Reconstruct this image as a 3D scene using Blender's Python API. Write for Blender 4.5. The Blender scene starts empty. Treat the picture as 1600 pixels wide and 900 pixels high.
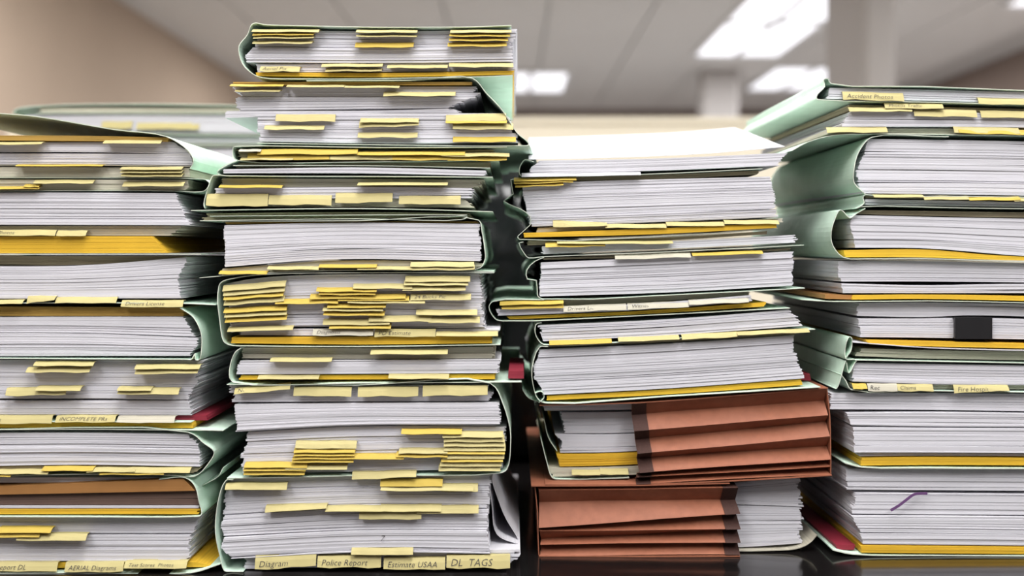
import bpy, math, random
from mathutils import Vector

# ------------------------------------------------------------------ camera
D, FPX, ZC, HY = 0.83, 1700.0, 0.242, 390.0      # camera distance to the stacks' front, focal length (px), height over table, horizon row
sc = bpy.context.scene
col = sc.collection
cam = bpy.data.cameras.new('camera')
cam.sensor_width = 36.0
cam.lens = FPX / 1600 * 36
cam.shift_y = -(450 - HY) / 1600
cam.clip_start = 0.02
cam.dof.use_dof = True
cam.dof.focus_distance = 0.835
cam.dof.aperture_fstop = 3.6
camo = bpy.data.objects.new('camera', cam)
camo.location = (0, -D, ZC)
camo.rotation_euler = (math.pi / 2, 0, 0)
col.objects.link(camo)
sc.camera = camo
# ------------------------------------------------------------------ world, exposure
w = bpy.data.worlds.new('world'); sc.world = w; w.use_nodes = True
bg = w.node_tree.nodes['Background']
bg.inputs[0].default_value = (0.93, 0.94, 1.0, 1)
bg.inputs[1].default_value = 0.14
sc.view_settings.view_transform = 'Standard'
sc.view_settings.look = 'None'
sc.view_settings.gamma = 1
sc.view_settings.use_curve_mapping = False
sc.view_settings.exposure = 0.03
LAMP_W = 38.0                                     # watts of each ceiling fixture

# ------------------------------------------------------------------ materials
def mat(name, rgb, rough=0.7, stria=0.0, var=0.0, vscale=60, bump=0.0, bscale=80, spec=0.3, emit=None, stretch=None):
    m = bpy.data.materials.new(name); m.use_nodes = True
    nt = m.node_tree; b = nt.nodes['Principled BSDF']
    b.inputs['Base Color'].default_value = (*rgb, 1)
    b.inputs['Roughness'].default_value = rough
    b.inputs['Specular IOR Level'].default_value = spec
    tc = nt.nodes.new('ShaderNodeTexCoord')
    def noise(scale, stretchv=None, detail=3):
        n = nt.nodes.new('ShaderNodeTexNoise'); n.inputs['Scale'].default_value = scale; n.inputs['Detail'].default_value = detail
        if stretchv:
            mp = nt.nodes.new('ShaderNodeMapping'); mp.inputs['Scale'].default_value = stretchv
            nt.links.new(tc.outputs['Object'], mp.inputs['Vector']); nt.links.new(mp.outputs[0], n.inputs['Vector'])
        else:
            nt.links.new(tc.outputs['Object'], n.inputs['Vector'])
        return n
    def shade(n, lo, hi, colin):
        r = nt.nodes.new('ShaderNodeMapRange')
        r.inputs[1].default_value = 0.3; r.inputs[2].default_value = 0.7; r.inputs[3].default_value = lo; r.inputs[4].default_value = hi
        nt.links.new(n.outputs['Fac'], r.inputs[0])
        mx = nt.nodes.new('ShaderNodeMix'); mx.data_type = 'RGBA'; mx.blend_type = 'MULTIPLY'; mx.inputs[0].default_value = 1
        if colin is None: mx.inputs[6].default_value = (*rgb, 1)
        else: nt.links.new(colin, mx.inputs[6])
        nt.links.new(r.outputs[0], mx.inputs[7])
        return mx.outputs[2]
    c = None
    if stria: c = shade(noise(1.0, (6, 6, 2600), 2), 1 - stria, 1.0, c)
    if var: c = shade(noise(vscale, stretch), 1 - var, 1.0, c)
    if c is not None: nt.links.new(c, b.inputs['Base Color'])
    if bump:
        bp = nt.nodes.new('ShaderNodeBump'); bp.inputs['Strength'].default_value = bump; bp.inputs['Distance'].default_value = 0.004
        nt.links.new(noise(bscale).outputs['Fac'], bp.inputs['Height']); nt.links.new(bp.outputs[0], b.inputs['Normal'])
    if emit:
        b.inputs['Emission Color'].default_value = (*emit[0], 1); b.inputs['Emission Strength'].default_value = emit[1]
    return m
M = {
    'white':  mat('white_paper', (0.67, 0.66, 0.705), 0.8, stria=0.14, var=0.05, vscale=25),
    'cream':  mat('cream_paper', (0.58, 0.545, 0.44), 0.8, stria=0.30, var=0.1, vscale=25),
    'tan':    mat('aged_paper', (0.46, 0.39, 0.26), 0.8, stria=0.40, var=0.15, vscale=25),
    'yellow': mat('yellow_card', (0.78, 0.47, 0.035), 0.7, stria=0.25, var=0.12, vscale=30),
    'manila': mat('manila_card', (0.50, 0.31, 0.07), 0.75, stria=0.3, var=0.15, vscale=30),
    'kraft':  mat('kraft_envelope', (0.40, 0.19, 0.06), 0.7, stria=0.2, var=0.15, vscale=40),
    'umber':  mat('envelope_shade_brown', (0.15, 0.095, 0.075), 0.75, stria=0.2, var=0.1),  # shaded tone of the kraft envelope's lower zone, kept as a colour
    'green':  mat('green_pressboard', (0.62, 0.80, 0.67), 0.6, var=0.10, vscale=45, bump=0.75, bscale=20),
    'core':   mat('board_core_edge', (0.64, 0.68, 0.58), 0.8, var=0.15, vscale=120),
    'tab':    mat('pale_yellow_tab', (0.50, 0.435, 0.20), 0.7, var=0.08, vscale=90),
    'gold':   mat('golden_tab', (0.53, 0.385, 0.075), 0.7, var=0.08, vscale=90),
    'red':    mat('red_card', (0.24, 0.02, 0.038), 0.6, var=0.1),
    'brown':  mat('russet_pocket_board', (0.31, 0.112, 0.062), 0.6, var=0.16, vscale=150, bump=0.06, bscale=120),
    'tape':   mat('brown_cloth_tape', (0.06, 0.026, 0.02), 0.75, var=0.3, vscale=1.0, stretch=(700, 700, 1500)),
    'ink':    mat('pencil_ink', (0.05, 0.045, 0.05), 0.7),
    'purple': mat('purple_ribbon', (0.13, 0.06, 0.16), 0.6),
    'clip':   mat('black_clip_steel', (0.012, 0.011, 0.012), 0.35, spec=0.5),
    'bag':    mat('black_plastic', (0.006, 0.008, 0.008), 0.2, spec=0.35),
    'table':  mat('black_lacquer', (0.008, 0.007, 0.007), 0.13, spec=0.5),
    'ceil':   mat('ceiling_tile_board', (0.72, 0.71, 0.70), 0.9, var=0.08, vscale=30),
    'grid':   mat('ceiling_grid_metal', (0.56, 0.55, 0.54), 0.6),
    'wall':   mat('tan_wall_paint', (0.50, 0.395, 0.31), 0.85, var=0.04, vscale=3),
    'wallr':  mat('brown_wall_paint', (0.25,0.195,0.17), 0.85, var=0.04, vscale=3),
    'floor':  mat('grey_carpet', (0.38, 0.38, 0.38), 0.95, var=0.25, vscale=200),
    'pillar': mat('pillar_paint', (0.43, 0.41, 0.405), 0.8, var=0.04, vscale=4),
    'part':   mat('cream_partition_fabric', (0.84, 0.77, 0.62), 0.9, var=0.05, vscale=100),
    'metal':  mat('white_fixture_metal', (0.7, 0.7, 0.7), 0.5),
    'lamp':   mat('fixture_diffuser', (0.9, 0.9, 0.95), 0.5, emit=((0.93, 0.94, 1.0), 1.25)),
}

# ------------------------------------------------------------------ helpers
def mesh_obj(name, verts, faces, m, parent=None, origin=(0, 0, 0)):
    me = bpy.data.meshes.new(name)
    ox, oy, oz = origin
    me.from_pydata([(v[0] - ox, v[1] - oy, v[2] - oz) for v in verts], [], faces)
    me.materials.append(M[m]); me.update()
    o = bpy.data.objects.new(name, me); col.objects.link(o)
    if parent is not None: o.parent = parent
    return o
def boxv(x0, x1, y0, y1, z0, z1):
    return ([(x0, y0, z0), (x1, y0, z0), (x1, y1, z0), (x0, y1, z0), (x0, y0, z1), (x1, y0, z1), (x1, y1, z1), (x0, y1, z1)],
            [(0, 3, 2, 1), (4, 5, 6, 7), (0, 1, 5, 4), (1, 2, 6, 5), (2, 3, 7, 6), (3, 0, 4, 7)])
def box(name, x0, x1, y0, y1, z0, z1, m, parent=None, origin=(0, 0, 0)):
    v, f = boxv(x0, x1, y0, y1, z0, z1)
    return mesh_obj(name, v, f, m, parent, origin)
def tag(o, label=None, cat=None, group=None, kind=None):
    if label: o['label'] = label
    if cat: o['category'] = cat
    if group: o['group'] = group
    if kind: o['kind'] = kind
    return o
def empty(name, loc=(0, 0, 0)):
    o = bpy.data.objects.new(name, None); o.location = loc; o.empty_display_size = 0.02
    col.objects.link(o); return o
def spline(pts, n):
    if n <= 1 or len(pts) < 3: return list(pts)
    out = []
    for i in range(len(pts) - 1):
        p0 = pts[max(i - 1, 0)]; p1 = pts[i]; p2 = pts[i + 1]; p3 = pts[min(i + 2, len(pts) - 1)]
        d01 = max(math.dist(p0, p1), 1e-6) ** .5; d12 = max(math.dist(p1, p2), 1e-6) ** .5; d23 = max(math.dist(p2, p3), 1e-6) ** .5
        for k in range(n):
            t = k / n; r = []
            for a in range(2):
                m1 = (p2[a] - p1[a]) if i == 0 else (p2[a] - p1[a] + d12 * ((p1[a] - p0[a]) / d01 - (p2[a] - p0[a]) / (d01 + d12)))
                m2 = (p2[a] - p1[a]) if i == len(pts) - 2 else (p2[a] - p1[a] + d12 * ((p3[a] - p2[a]) / d23 - (p3[a] - p1[a]) / (d12 + d23)))
                r.append((2 * t**3 - 3 * t**2 + 1) * p1[a] + (t**3 - 2 * t**2 + t) * m1 + (-2 * t**3 + 3 * t**2) * p2[a] + (t**3 - t**2) * m2)
            out.append(tuple(r))
    out.append(tuple(pts[-1]))
    return out
def sample(pts, s):
    # point at fraction s of the x-range of a polyline
    x0, x1 = pts[0][0], pts[-1][0]; x = x0 + (x1 - x0) * s
    for a, b in zip(pts, pts[1:]):
        if x <= b[0] + 1e-9:
            t = (x - a[0]) / max(b[0] - a[0], 1e-9); t = min(max(t, 0), 1)
            return x, a[1] + (b[1] - a[1]) * t
    return x, pts[-1][1]

class File:
    """one bound file: an Empty at its base, its cover, page blocks and tabs are the parts. Shapes are given in front-plane units
    (1 unit = the stack's front distance / focal length) and stand at the stack's own depth Y0."""
    def __init__(s, name, label, Y0, base, cat='file', group='case files in the stacks', depth=0.275):
        s.Y0 = Y0; s.depth = depth; s.k = (D + Y0) / FPX
        s.loc = s.P(base[0], base[1], 0)
        s.root = tag(empty(name, s.loc), label, cat, group)
        s.rng = random.Random(sum(map(ord, label)))
    def P(s, px, py, yo=0.0):
        return ((px - 800) * s.k, s.Y0 + yo, ZC - (py - HY) * s.k)
    # a ream of loose sheets between two front curves
    def block(s, top, bot, m='white', yo=0.0, depth=None, pitch=1.5, jx=1.0, jy=0.0003, left=None, right=None, name='page_block', gaps=0.025, wave=0.35, groups=9):
        R = s.rng; depth = depth or s.depth
        if .004 <= yo <= .0105: yo *= .65
        top = spline(top, 4); bot = spline(bot, 4)
        h = sum(b - a for a, b in ((sample(top, u)[1], sample(bot, u)[1]) for u in (.1, .5, .9))) / 3
        pitch = pitch * .8 if pitch < 2.7 else pitch
        n = max(1, int(round(h / pitch)))
        th = [R.uniform(.55, 1.5) for _ in range(n)]; tot = sum(th)
        verts, faces = [], []; t = 0
        NX = 12; gx = gy = 0; ph = 0; gl = 0; am = 0; gs = 0
        def side(prof, tt):
            if not prof: return 0
            for a, b in zip(prof, prof[1:]):
                if tt <= b[0]:
                    u = (tt - a[0]) / max(b[0] - a[0], 1e-6); u = u * u * (3 - 2 * u)
                    return a[1] + (b[1] - a[1]) * u
            return prof[-1][1]
        for i in range(n):
            if gl <= 0:
                gl = R.randint(3, groups); gx = R.gauss(0, jx); gy = R.gauss(0, jy); ph = R.uniform(0, 6.28); am = R.uniform(0, wave); gs = R.gauss(0, 3.0)
                first = True
            else: first = False
            gl -= 1
            t0 = t / tot; t += th[i]; t1 = t / tot
            gap = (t1 - t0) * (R.uniform(gaps * .5, gaps * 1.5) + (R.choice((.05, .08, .12)) if first and i else 0))
            if n == 1: gap = 0
            lens = R.choice((0, 0, .35, .7)) * (t1 - t0) if first and i and n > 4 else 0; lp = R.uniform(0, 6.28); lf = R.uniform(3, 7)
            xl = gx + R.gauss(0, jx * .5) + side(left, (t0 + t1) / 2); xr = gx + R.gauss(0, jx * .9) + side(right, (t0 + t1) / 2)
            y = yo + gy + R.gauss(0, jy * .5)
            sk = gs + R.gauss(0, 1.6)
            b0 = len(verts)
            for j in range(NX + 1):
                u = j / NX
                ax, ay = sample(top, u); bx, by = sample(bot, u)
                for tt, in ((t0 + gap + lens * max(0, math.sin(lp + lf * u)),), (t1,)):
                    x = ax + (bx - ax) * tt + xl * (1 - u) + xr * u
                    z = ay + (by - ay) * tt
                    if n > 2 and 0 < i < n - 1: z += am * math.sin(ph + u * 7) * 4 * tt * (1 - tt)
                    verts.append(s.P(x, z, y)); v = s.P(x + sk, z, y + depth); verts.append(v)
            for j in range(NX):
                a = b0 + j * 4; c = a + 4     # a: top front, +1 top back, +2 bottom front, +3 bottom back
                faces += [(a, a + 2, c + 2, c), (a, c, c + 1, a + 1), (a + 2, a + 3, c + 3, c + 2), (a + 1, c + 1, c + 3, a + 3)]
            e = b0 + NX * 4
            faces += [(b0, b0 + 1, b0 + 3, b0 + 2), (e, e + 2, e + 3, e + 1)]
        o = mesh_obj(name, verts, faces, m, s.root, s.loc)
        if n > 3: o['kind'] = 'stuff'
        return o
    # a bent board swept from front to back
    def cover(s, pts, m='green', yo=-0.003, depth=None, t=1.5, n=4, dx=0, dz=0, name='cover', wob=0.6):
        depth = (depth or s.depth) + 0.008
        if m == 'green': t *= .75
        p = spline(pts, n); R = s.rng; N = len(p); NY = 6
        nor = []
        for i in range(N):
            a = p[max(i - 1, 0)]; b = p[min(i + 1, N - 1)]
            dxn, dyn = b[0] - a[0], b[1] - a[1]; l = math.hypot(dxn, dyn) or 1
            nor.append((-dyn / l, dxn / l))
        ph = R.uniform(0, 6)
        verts, faces = [], []
        for q in range(NY + 1):
            f = q / NY
            for i in range(N):
                wv = wob * f * math.sin(ph + i * .7 + q * 1.3)
                fy = 0.0006 * math.sin(i * .9 + ph) if q == 0 else 0
                for sg in (-.5, .5):
                    v = s.P(p[i][0] + nor[i][0] * (t * sg + wv) + dx * f, p[i][1] + nor[i][1] * (t * sg + wv) + dz * f, yo + depth * f + fy)
                    verts.append(v)
        S = 2 * N
        for q in range(NY):
            for i in range(N - 1):
                a = q * S + i * 2
                faces += [(a, a + 2, a + S + 2, a + S), (a + 1, a + S + 1, a + S + 3, a + 3)]
            for a in (q * S, q * S + 2 * (N - 1)): faces.append((a, a + S, a + S + 1, a + 1))
        nbody = len(faces)
        for q in (0, NY):
            for i in range(N - 1):
                a = q * S + i * 2; faces.append((a, a + 1, a + 3, a + 2))
        o = mesh_obj(name, verts, faces, m, s.root, s.loc)
        if m == 'green':
            o.data.materials.append(M['core'])
            for pl in list(o.data.polygons)[nbody:]: pl.material_index = 1
        return o
    # an index tab stuck to a page edge, standing out and drooping by h
    def tab(s, x0, x1, y, h=3, m='tab', text=None, dy=0, L=0.0058, yo=0.0, ts=1.0, h2=None):
        R = s.rng; h2 = h if h2 is None else h2
        if h < 9: h, h2 = h * 1.3 + .8, h2 * 1.3 + .8
        verts, faces = [], []
        NX = 5
        for j in range(NX + 1):
            u = j / NX; x = x0 + (x1 - x0) * u; yy = y + dy * u + .35 * math.sin(j * 1.7 + x0); hh = (h + (h2 - h) * u) * (1 + .06 * math.sin(j * 2.1 + x1))
            d = hh * s.k; out = math.sqrt(max(L * L - d * d, 0.003 ** 2))
            for fy, fz in ((0.004, 0), (-0.001, 0), (-0.001 - out * .55, hh * .42), (-0.001 - out, hh)):
                for tt in (0, .45):
                    verts.append(s.P(x, yy + fz + tt, yo + fy))
        for j in range(NX):
            for r in range(3):
                a = j * 8 + r * 2; b = a + 8
                faces += [(a, a + 2, b + 2, b), (a + 1, b + 1, b + 3, a + 3)]
            a = j * 8 + 6; b = a + 8; faces.append((a, a + 1, b + 1, b))
            a = j * 8; b = a + 8; faces.append((a, b, b + 1, a + 1))
        for a in (0, NX * 8):
            for r in range(3): faces.append((a + r * 2, a + r * 2 + 1, a + r * 2 + 3, a + r * 2 + 2))
        o = mesh_obj('sticky_tab', verts, faces, m, s.root, s.loc)
        if text: s.write(o, text, x0 + (x1 - x0) * .06, y + dy * .1, (x1 - x0) * .88, h, L, yo, dy / max(x1 - x0, 1), ts)
        return o
    def write(s, parent, text, x, y, wpx, h, L, yo, slope=0, ts=1.0):
        cu = bpy.data.curves.new('handwriting', 'FONT'); cu.body = text; cu.shear = 0.22
        d = h * s.k; out = math.sqrt(max(L * L - d * d, 0.003 ** 2)); a = math.atan2(d, out)
        size = min(wpx * s.k / (len(text) * .52), math.hypot(d, out) * .80) * ts
        cu.size = size; cu.resolution_u = 2; cu.offset = -size * .012
        to = bpy.data.objects.new('handwriting', cu); col.objects.link(to); bpy.context.view_layer.update()
        me = bpy.data.meshes.new_from_object(to.evaluated_get(bpy.context.evaluated_depsgraph_get()))
        bpy.data.objects.remove(to); bpy.data.curves.remove(cu)
        me.name = 'handwriting'; me.materials.clear(); me.materials.append(M['ink'])
        o = bpy.data.objects.new('handwriting', me); col.objects.link(o); o.parent = parent
        q = s.P(x, y + h * .84, yo - 0.001 - out * .84)
        nrm = Vector((0, -math.sin(a), math.cos(a))) * 0.0007
        o.location = Vector(q) + nrm - Vector(s.loc)
        o.rotation_euler = (a, -0.0, 0); o.rotation_euler.rotate_axis('Z', -slope)
        return o
    def tabs(s, rows, **kw):
        for r in rows:
            s.tab(*r, **kw) if not isinstance(r[-1], dict) else s.tab(*r[:-1], **{**kw, **r[-1]})

# ------------------------------------------------------------------ the room
ZF, ZT = -0.74, ZC + 1.45                         # floor and ceiling
XL, XR, YN, YB = -2.27, 3.74, -3.2, 10.63
def struct(o): o['kind'] = 'structure'; return o
struct(box('floor', XL, XR, YN, YB, ZF - .05, ZF, 'floor'))
struct(box('wall_left', XL - .1, XL, YN, YB, ZF, ZT + .06, 'wall'))
struct(box('wall_right', XR, XR + .1, YN, YB, ZF, ZT + .06, 'wallr'))
struct(box('wall_back', XL - .1, XR + .1, YB, YB + .1, ZF, ZT + .06, 'wallr'))
ceiling = struct(box('ceiling', XL - .1, XR + .1, YN, YB + .1, ZT + .02, ZT + .08, 'grid'))
# fixtures: (x0, x1, y0, y1)
FX = [(1.32, 1.98, 6.00, 7.22), (1.32, 1.98, 4.78, 6.00 - .01), (2.06, 2.72, 7.68, 8.90), (-0.17, 0.48, 7.92, 9.02), (2.86, 3.52, 4.36, 5.58),
      (-1.4, -0.74, 0.2, 1.42), (1.0, 1.66, 0.2, 1.42), (-1.4, -0.74, -2.3, -1.08), (1.0, 1.66, -2.3, -1.08), (-0.2, 0.46, -1.3, -0.08),  # fixtures out of view, laid out to light the table and stacks
      (-1.2, -0.54, 6.45, 7.55), (-1.4, -0.74, 2.6, 3.82), (2.4, 3.06, 1.9, 3.12)]  # unseen fixtures added to brighten the ceiling and the room
FXL = ['twin ceiling light panel in front of the far pillar, far half of the pair', 'twin ceiling light panel cut by the top edge of the photo',
       'ceiling light panel beside the near pillar, farther than the twin panels', 'small far ceiling light just beside the tallest stack',
       'ceiling light panel in the top right corner', 'added unseen ceiling light above the table towards the tan wall', 'added unseen ceiling light above the table towards the brown wall',
       'added unseen ceiling light behind the viewer by the tan wall', 'added unseen ceiling light behind the viewer by the brown wall', 'unseen ceiling light right over the paper stacks',
       'added ceiling light hidden behind the topmost green file of the tallest stack', 'added unseen ceiling light above the cubicle partition towards the tan wall', 'added unseen ceiling light above the cubicle partition towards the brown wall']
for (x0, x1, y0, y1), lab in zip(FX, FXL):
    r = tag(empty('ceiling_light', ((x0 + x1) / 2, (y0 + y1) / 2, ZT)), lab, 'ceiling light', 'ceiling light panels')
    og = r.location
    xm = (x0 + x1) / 2
    v, f = [], []
    for a in ((x0, x0 + .03, y0, y1), (x1 - .03, x1, y0, y1), (x0 + .03, x1 - .03, y0, y0 + .03), (x0 + .03, x1 - .03, y1 - .03, y1), (xm - .02, xm + .02, y0 + .03, y1 - .03)):
        bv, bf = boxv(*a, ZT - .03, ZT + .019); f += [tuple(i + len(v) for i in q) for q in bf]; v += bv
    mesh_obj('frame', v, f, 'metal', r, og)
    for a, b in ((x0 + .03, xm - .02), (xm + .02, x1 - .03)):
        box('diffuser', a, b, y0 + .03, y1 - .03, ZT - .018, ZT - .008, 'lamp', r, og)
    L = bpy.data.lights.new('tube_light', 'AREA'); L.shape = 'RECTANGLE'; L.size = x1 - x0 - .08; L.size_y = y1 - y0 - .08
    L.energy = LAMP_W; L.color = (1.0, 0.985, 0.97)
    lo = bpy.data.objects.new('tube_light', L); col.objects.link(lo); lo.parent = r; lo.location = (0, 0, -.034)
# ceiling tiles (2 x 4 ft lay-in boards)
tv, tf = boxv(-.306, .306, -.611, .611, -.008, .015)
tme = bpy.data.meshes.new('ceiling_tile'); tme.from_pydata(tv, [], tf); tme.materials.append(M['ceil'])
nx = int((XR - XL) / .625); ny = int((YB - YN) / 1.235)
for i in range(nx + 1):
    for j in range(ny + 1):
        cx, cy = XL + .3 + i * .625, YN + .6 + j * 1.235
        if cx > XR - .25 or cy > YB - .5: continue
        o = bpy.data.objects.new('ceiling_tile', tme); col.objects.link(o); o.parent = ceiling; o.location = (cx, cy, ZT)
# pillars
def pillar(name, label, x0, x1, y0, y1):
    og = ((x0 + x1) / 2, (y0 + y1) / 2, ZF)
    r = tag(empty(name, og), label, 'pillar'); r['kind'] = 'structure'
    e = .02
    v = []; f = []
    pr = [(x0 + e, y0), (x1 - e, y0), (x1, y0 + e), (x1, y1 - e), (x1 - e, y1), (x0 + e, y1), (x0, y1 - e), (x0, y0 + e)]
    for z in (ZF, ZT - .008): v += [(x, y, z) for x, y in pr]
    f = [(i, (i + 1) % 8, 8 + (i + 1) % 8, 8 + i) for i in range(8)] + [tuple(range(8, 16)), tuple(range(7, -1, -1))]
    mesh_obj('shaft', v, f, 'pillar', r, og)
    box('plinth', x0 - .012, x1 + .012, y0 - .012, y1 + .012, ZF, ZF + .1, 'wallr', r, og)
pillar('pillar', 'large grey square pillar rising behind the folder stack at the photo edge', 1.49, 1.63, 3.78, 4.35)
pillar('pillar', 'small far pillar standing under the second light panel', 1.53, 1.81, 7.85, 8.13)
# cubicle partition
pr = tag(empty('cubicle_partition', (0.6, 2.4, ZF)), 'cream fabric cubicle partition behind the stacks', 'partition')
for i in range(3):
    box('panel', -1.5 + i * 1.4 + .01, -1.5 + (i + 1) * 1.4 - .01, 2.38, 2.43, ZF + .06, ZC + .372, 'part', pr, (0.6, 2.4, ZF))
box('top_rail', -1.5, 2.7, 2.37, 2.44, ZC + .372, ZC + .39, 'part', pr, (0.6, 2.4, ZF))
for i in range(4):
    box('foot', -1.5 + i * 1.39, -1.47 + i * 1.39, 2.3, 2.5, ZF, ZF + .06, 'metal', pr, (0.6, 2.4, ZF))
# table
tb = tag(empty('table', (0, .2, ZF)), 'glossy black table top carrying the paper stacks', 'table')
tv = []; tf = []
bx0, bx1, by0, by1 = -.75, .85, -.22, .80
prf = [(0, -.03), (0, -.003), (.003, 0)]
rings = []
for ins, z in prf:
    rings.append([(bx0 + ins, by0 + ins, z), (bx1 - ins, by0 + ins, z), (bx1 - ins, by1 - ins, z), (bx0 + ins, by1 - ins, z)])
for r_ in rings: tv += r_
for k in range(2):
    for i in range(4): tf.append((k * 4 + i, k * 4 + (i + 1) % 4, k * 4 + 4 + (i + 1) % 4, k * 4 + 4 + i))
tf += [(8, 9, 10, 11), (3, 2, 1, 0)]
mesh_obj('table_top', tv, tf, 'table', tb, (0, .2, ZF))
for x in (bx0 + .05, bx1 - .1):
    for y in (by0 + .05, by1 - .1):
        box('leg', x, x + .05, y, y + .05, ZF, -.03, 'table', tb, (0, .2, ZF))

# ------------------------------------------------------------------ stack one (cut by the photo's edge)
Y1 = -0.015; L = -130
f = File('case_file', 'top file of the edge stack by the tan wall, its green cover lifted', Y1, (90, 258))
f.cover([(L, 172), (0, 178), (60, 183), (180, 203), (262, 214), (296, 236), (305, 252), (299, 264)], yo=-.004)
f.block([(L, 212), (120, 212), (264, 215)], [(L, 219), (264, 221)], 'manila', pitch=2.2)
f.block([(L, 222), (0, 222), (268, 221)], [(L, 238), (120, 237), (296, 240)], 'white', yo=.004, right=[(0, 0), (1, 4)])
f.block([(L, 239), (296, 240)], [(L, 257), (120, 256), (300, 258)], 'white', yo=.003)
f.tabs([(-60, 70, 222, 3, 'tab'), (165, 255, 219, 4, 'tab')])
f = File('case_file', 'thin tabbed file second from top of the edge stack', Y1, (90, 298))
f.cover([(L, 258.5), (120, 258), (297, 260)], 'cream', yo=-.001, t=.8, name='divider')
f.block([(L, 260), (296, 262)], [(L, 276.5), (294, 276.5)], 'cream', yo=.001)
f.cover([(L, 278), (120, 278), (300, 279), (322, 281), (327, 287), (322, 297), (306, 300), (280, 298.5), (L, 299)], n=5, t=1.0, yo=-.001)
f.block([(L, 280), (294, 281)], [(L, 297), (290, 297)], 'cream', yo=.001)
f.tabs([(30, 165, 257, 2, 'gold'), (192, 288, 261, 3), (192, 288, 266, 3), (193, 288, 271, 3.5), (57, 150, 281, 4), (42, 66, 288, 3, 'gold'), (-40, 66, 291, 3, 'gold'), (195, 290, 284, 5)])
f = File('case_file', 'file with a thick yellow card bundle at its foot in the edge stack', Y1, (90, 398))
f.block([(L, 301), (120, 301), (276, 302)], [(L, 351), (294, 352)], 'white', yo=-.001, right=[(0, 0), (1, 3)])
f.block([(L, 353), (285, 353)], [(L, 368), (262, 368)], 'cream', yo=.005)
f.block([(L, 370), (120, 369), (238, 369)], [(L, 396), (262, 395)], 'yellow', yo=-.001, pitch=4.2, jx=.6)
f.cover([(L, 398), (120, 397), (316, 397)])
f.tabs([(-20, 90, 359, 9, 'tab', 'HI Photos'), (92, 138, 360, 6)])
f = File('case_file', 'white file with a drivers licence tab in the edge stack', Y1, (90, 476))
f.block([(L, 400), (284, 400)], [(L, 413), (120, 414), (288, 403)], 'tan', yo=.010, pitch=2)
f.block([(L, 415), (120, 415), (292, 402)], [(L, 467), (282, 466)], 'white', yo=.001, right=[(0, 0), (.5, -8), (1, 0)], jx=1.4)
f.cover([(L, 474), (120, 473), (288, 474), (338, 476)], t=1.3)
f.tabs([(45, 90, 462, 8, {'h2': 4}), (90, 185, 464, 6), (192, 288, 469, 10, 'tab', 'Drivers License'), (-60, 40, 468, 4)])
f = File('case_file', 'file with a rounded green spine below the drivers licence tab', Y1, (90, 561))
f.cover([(284, 481), (303, 495), (314, 513), (317, 538), (314, 560), (308, 562), (306, 552), (301, 561), (292, 561), (120, 560), (L, 559)], n=4)
f.block([(L, 479), (120, 480), (286, 481)], [(L, 494), (286, 494)], 'manila', yo=.003, pitch=2.4)
f.block([(L, 496), (120, 495), (287, 495)], [(L, 520), (120, 520), (300, 526)], 'white', yo=.001, right=[(0, 0), (1, 3)])
f.block([(L, 521), (120, 521), (310, 528)], [(L, 557), (120, 556), (300, 556)], 'white', yo=0, right=[(0, 0), (.4, 2), (1, -4)])
f = File('case_file', 'file with fanned page edges and a red sheet showing at its side', Y1, (90, 672))
f.block([(L, 563), (316, 564)], [(L, 625), (120, 624), (292, 626)], 'white', yo=.007, right=[(0, 0), (.4, 2), (1, 0)], jx=2.0)
f.block([(L, 627), (292, 627)], [(L, 650), (298, 650)], 'white', yo=.006, jx=2.0)
f.block([(L, 660), (300, 660)], [(L, 668), (302, 669)], 'yellow', yo=0, pitch=3.5)
f.block([(240, 651), (318, 651)], [(240, 659), (322, 659)], 'red', yo=.010, pitch=3)
f.cover([(L, 658), (120, 658), (300, 659)], t=1.2, name='divider')
f.cover([(L, 671), (120, 670), (300, 671), (350, 672)])
f.tabs([(45, 144, 573, 5), (57, 150, 564, 4), (214, 315, 569, 4), (214, 312, 575, 6, {'h2': 4}), (12, 106, 606, 8, {'dy': -2}), (60, 130, 603, 4), (187, 282, 606, 6), (187, 240, 604, 3),
        (-60, 84, 649, 8, 'tab', 'CASE Photos'), (90, 183, 649, 9, 'tab', 'INCOMPLETE PRs'), (186, 275, 650, 6, 'cream')])
f = File('case_file', 'file with open green spine below the red sheet in the edge stack', Y1, (90, 744))
f.cover([(L, 673), (296, 674), (318, 690), (336, 704), (328, 722), (306, 743), (270, 741), (120, 740), (0, 743), (L, 746)], n=4)
f.block([(L, 677), (120, 676), (294, 678)], [(L, 731), (120, 726), (314, 729)], 'white', yo=0, right=[(0, 0), (.35, 8), (1, 0)])
f.block([(L, 733), (120, 728), (312, 732)], [(L, 743), (120, 737), (300, 740)], 'tan', yo=.004, pitch=2)
f.tabs([(-70, 22, 737, 3, 'gold'), (0, 80, 733, 3), (70, 150, 728, 3, 'gold'), (140, 215, 730, 3), (205, 300, 730, 4), (160, 260, 734, 3, 'gold')])
f = File('kraft_envelope_file', 'file holding a brown kraft envelope in the edge stack', Y1, (90, 808))
f.cover([(250, 748), (292, 745), (308, 762), (313, 784), (316, 803), (300, 806), (120, 806), (L, 806)], n=4)
f.cover([(308, 764), (322, 757), (336, 748), (343, 735)], n=4, name='flap', yo=.01)
f.block([(L, 748), (120, 748), (250, 748)], [(L, 757), (120, 755), (240, 749)], 'white', yo=.008)
f.block([(L, 761), (0, 759), (288, 747)], [(L, 774), (0, 772), (306, 766)], 'kraft', yo=-.002, pitch=40, name='kraft_envelope', jx=.4)
f.block([(L, 775), (0, 773), (306, 767)], [(L, 789), (120, 789), (311, 789)], 'umber', yo=.001, pitch=3, name='brown_layer', jx=.4)  # shade below the envelope's upper part, built as a dark brown layer
f.block([(L, 790), (312, 790)], [(L, 794), (312, 794)], 'white', pitch=2)
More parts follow.
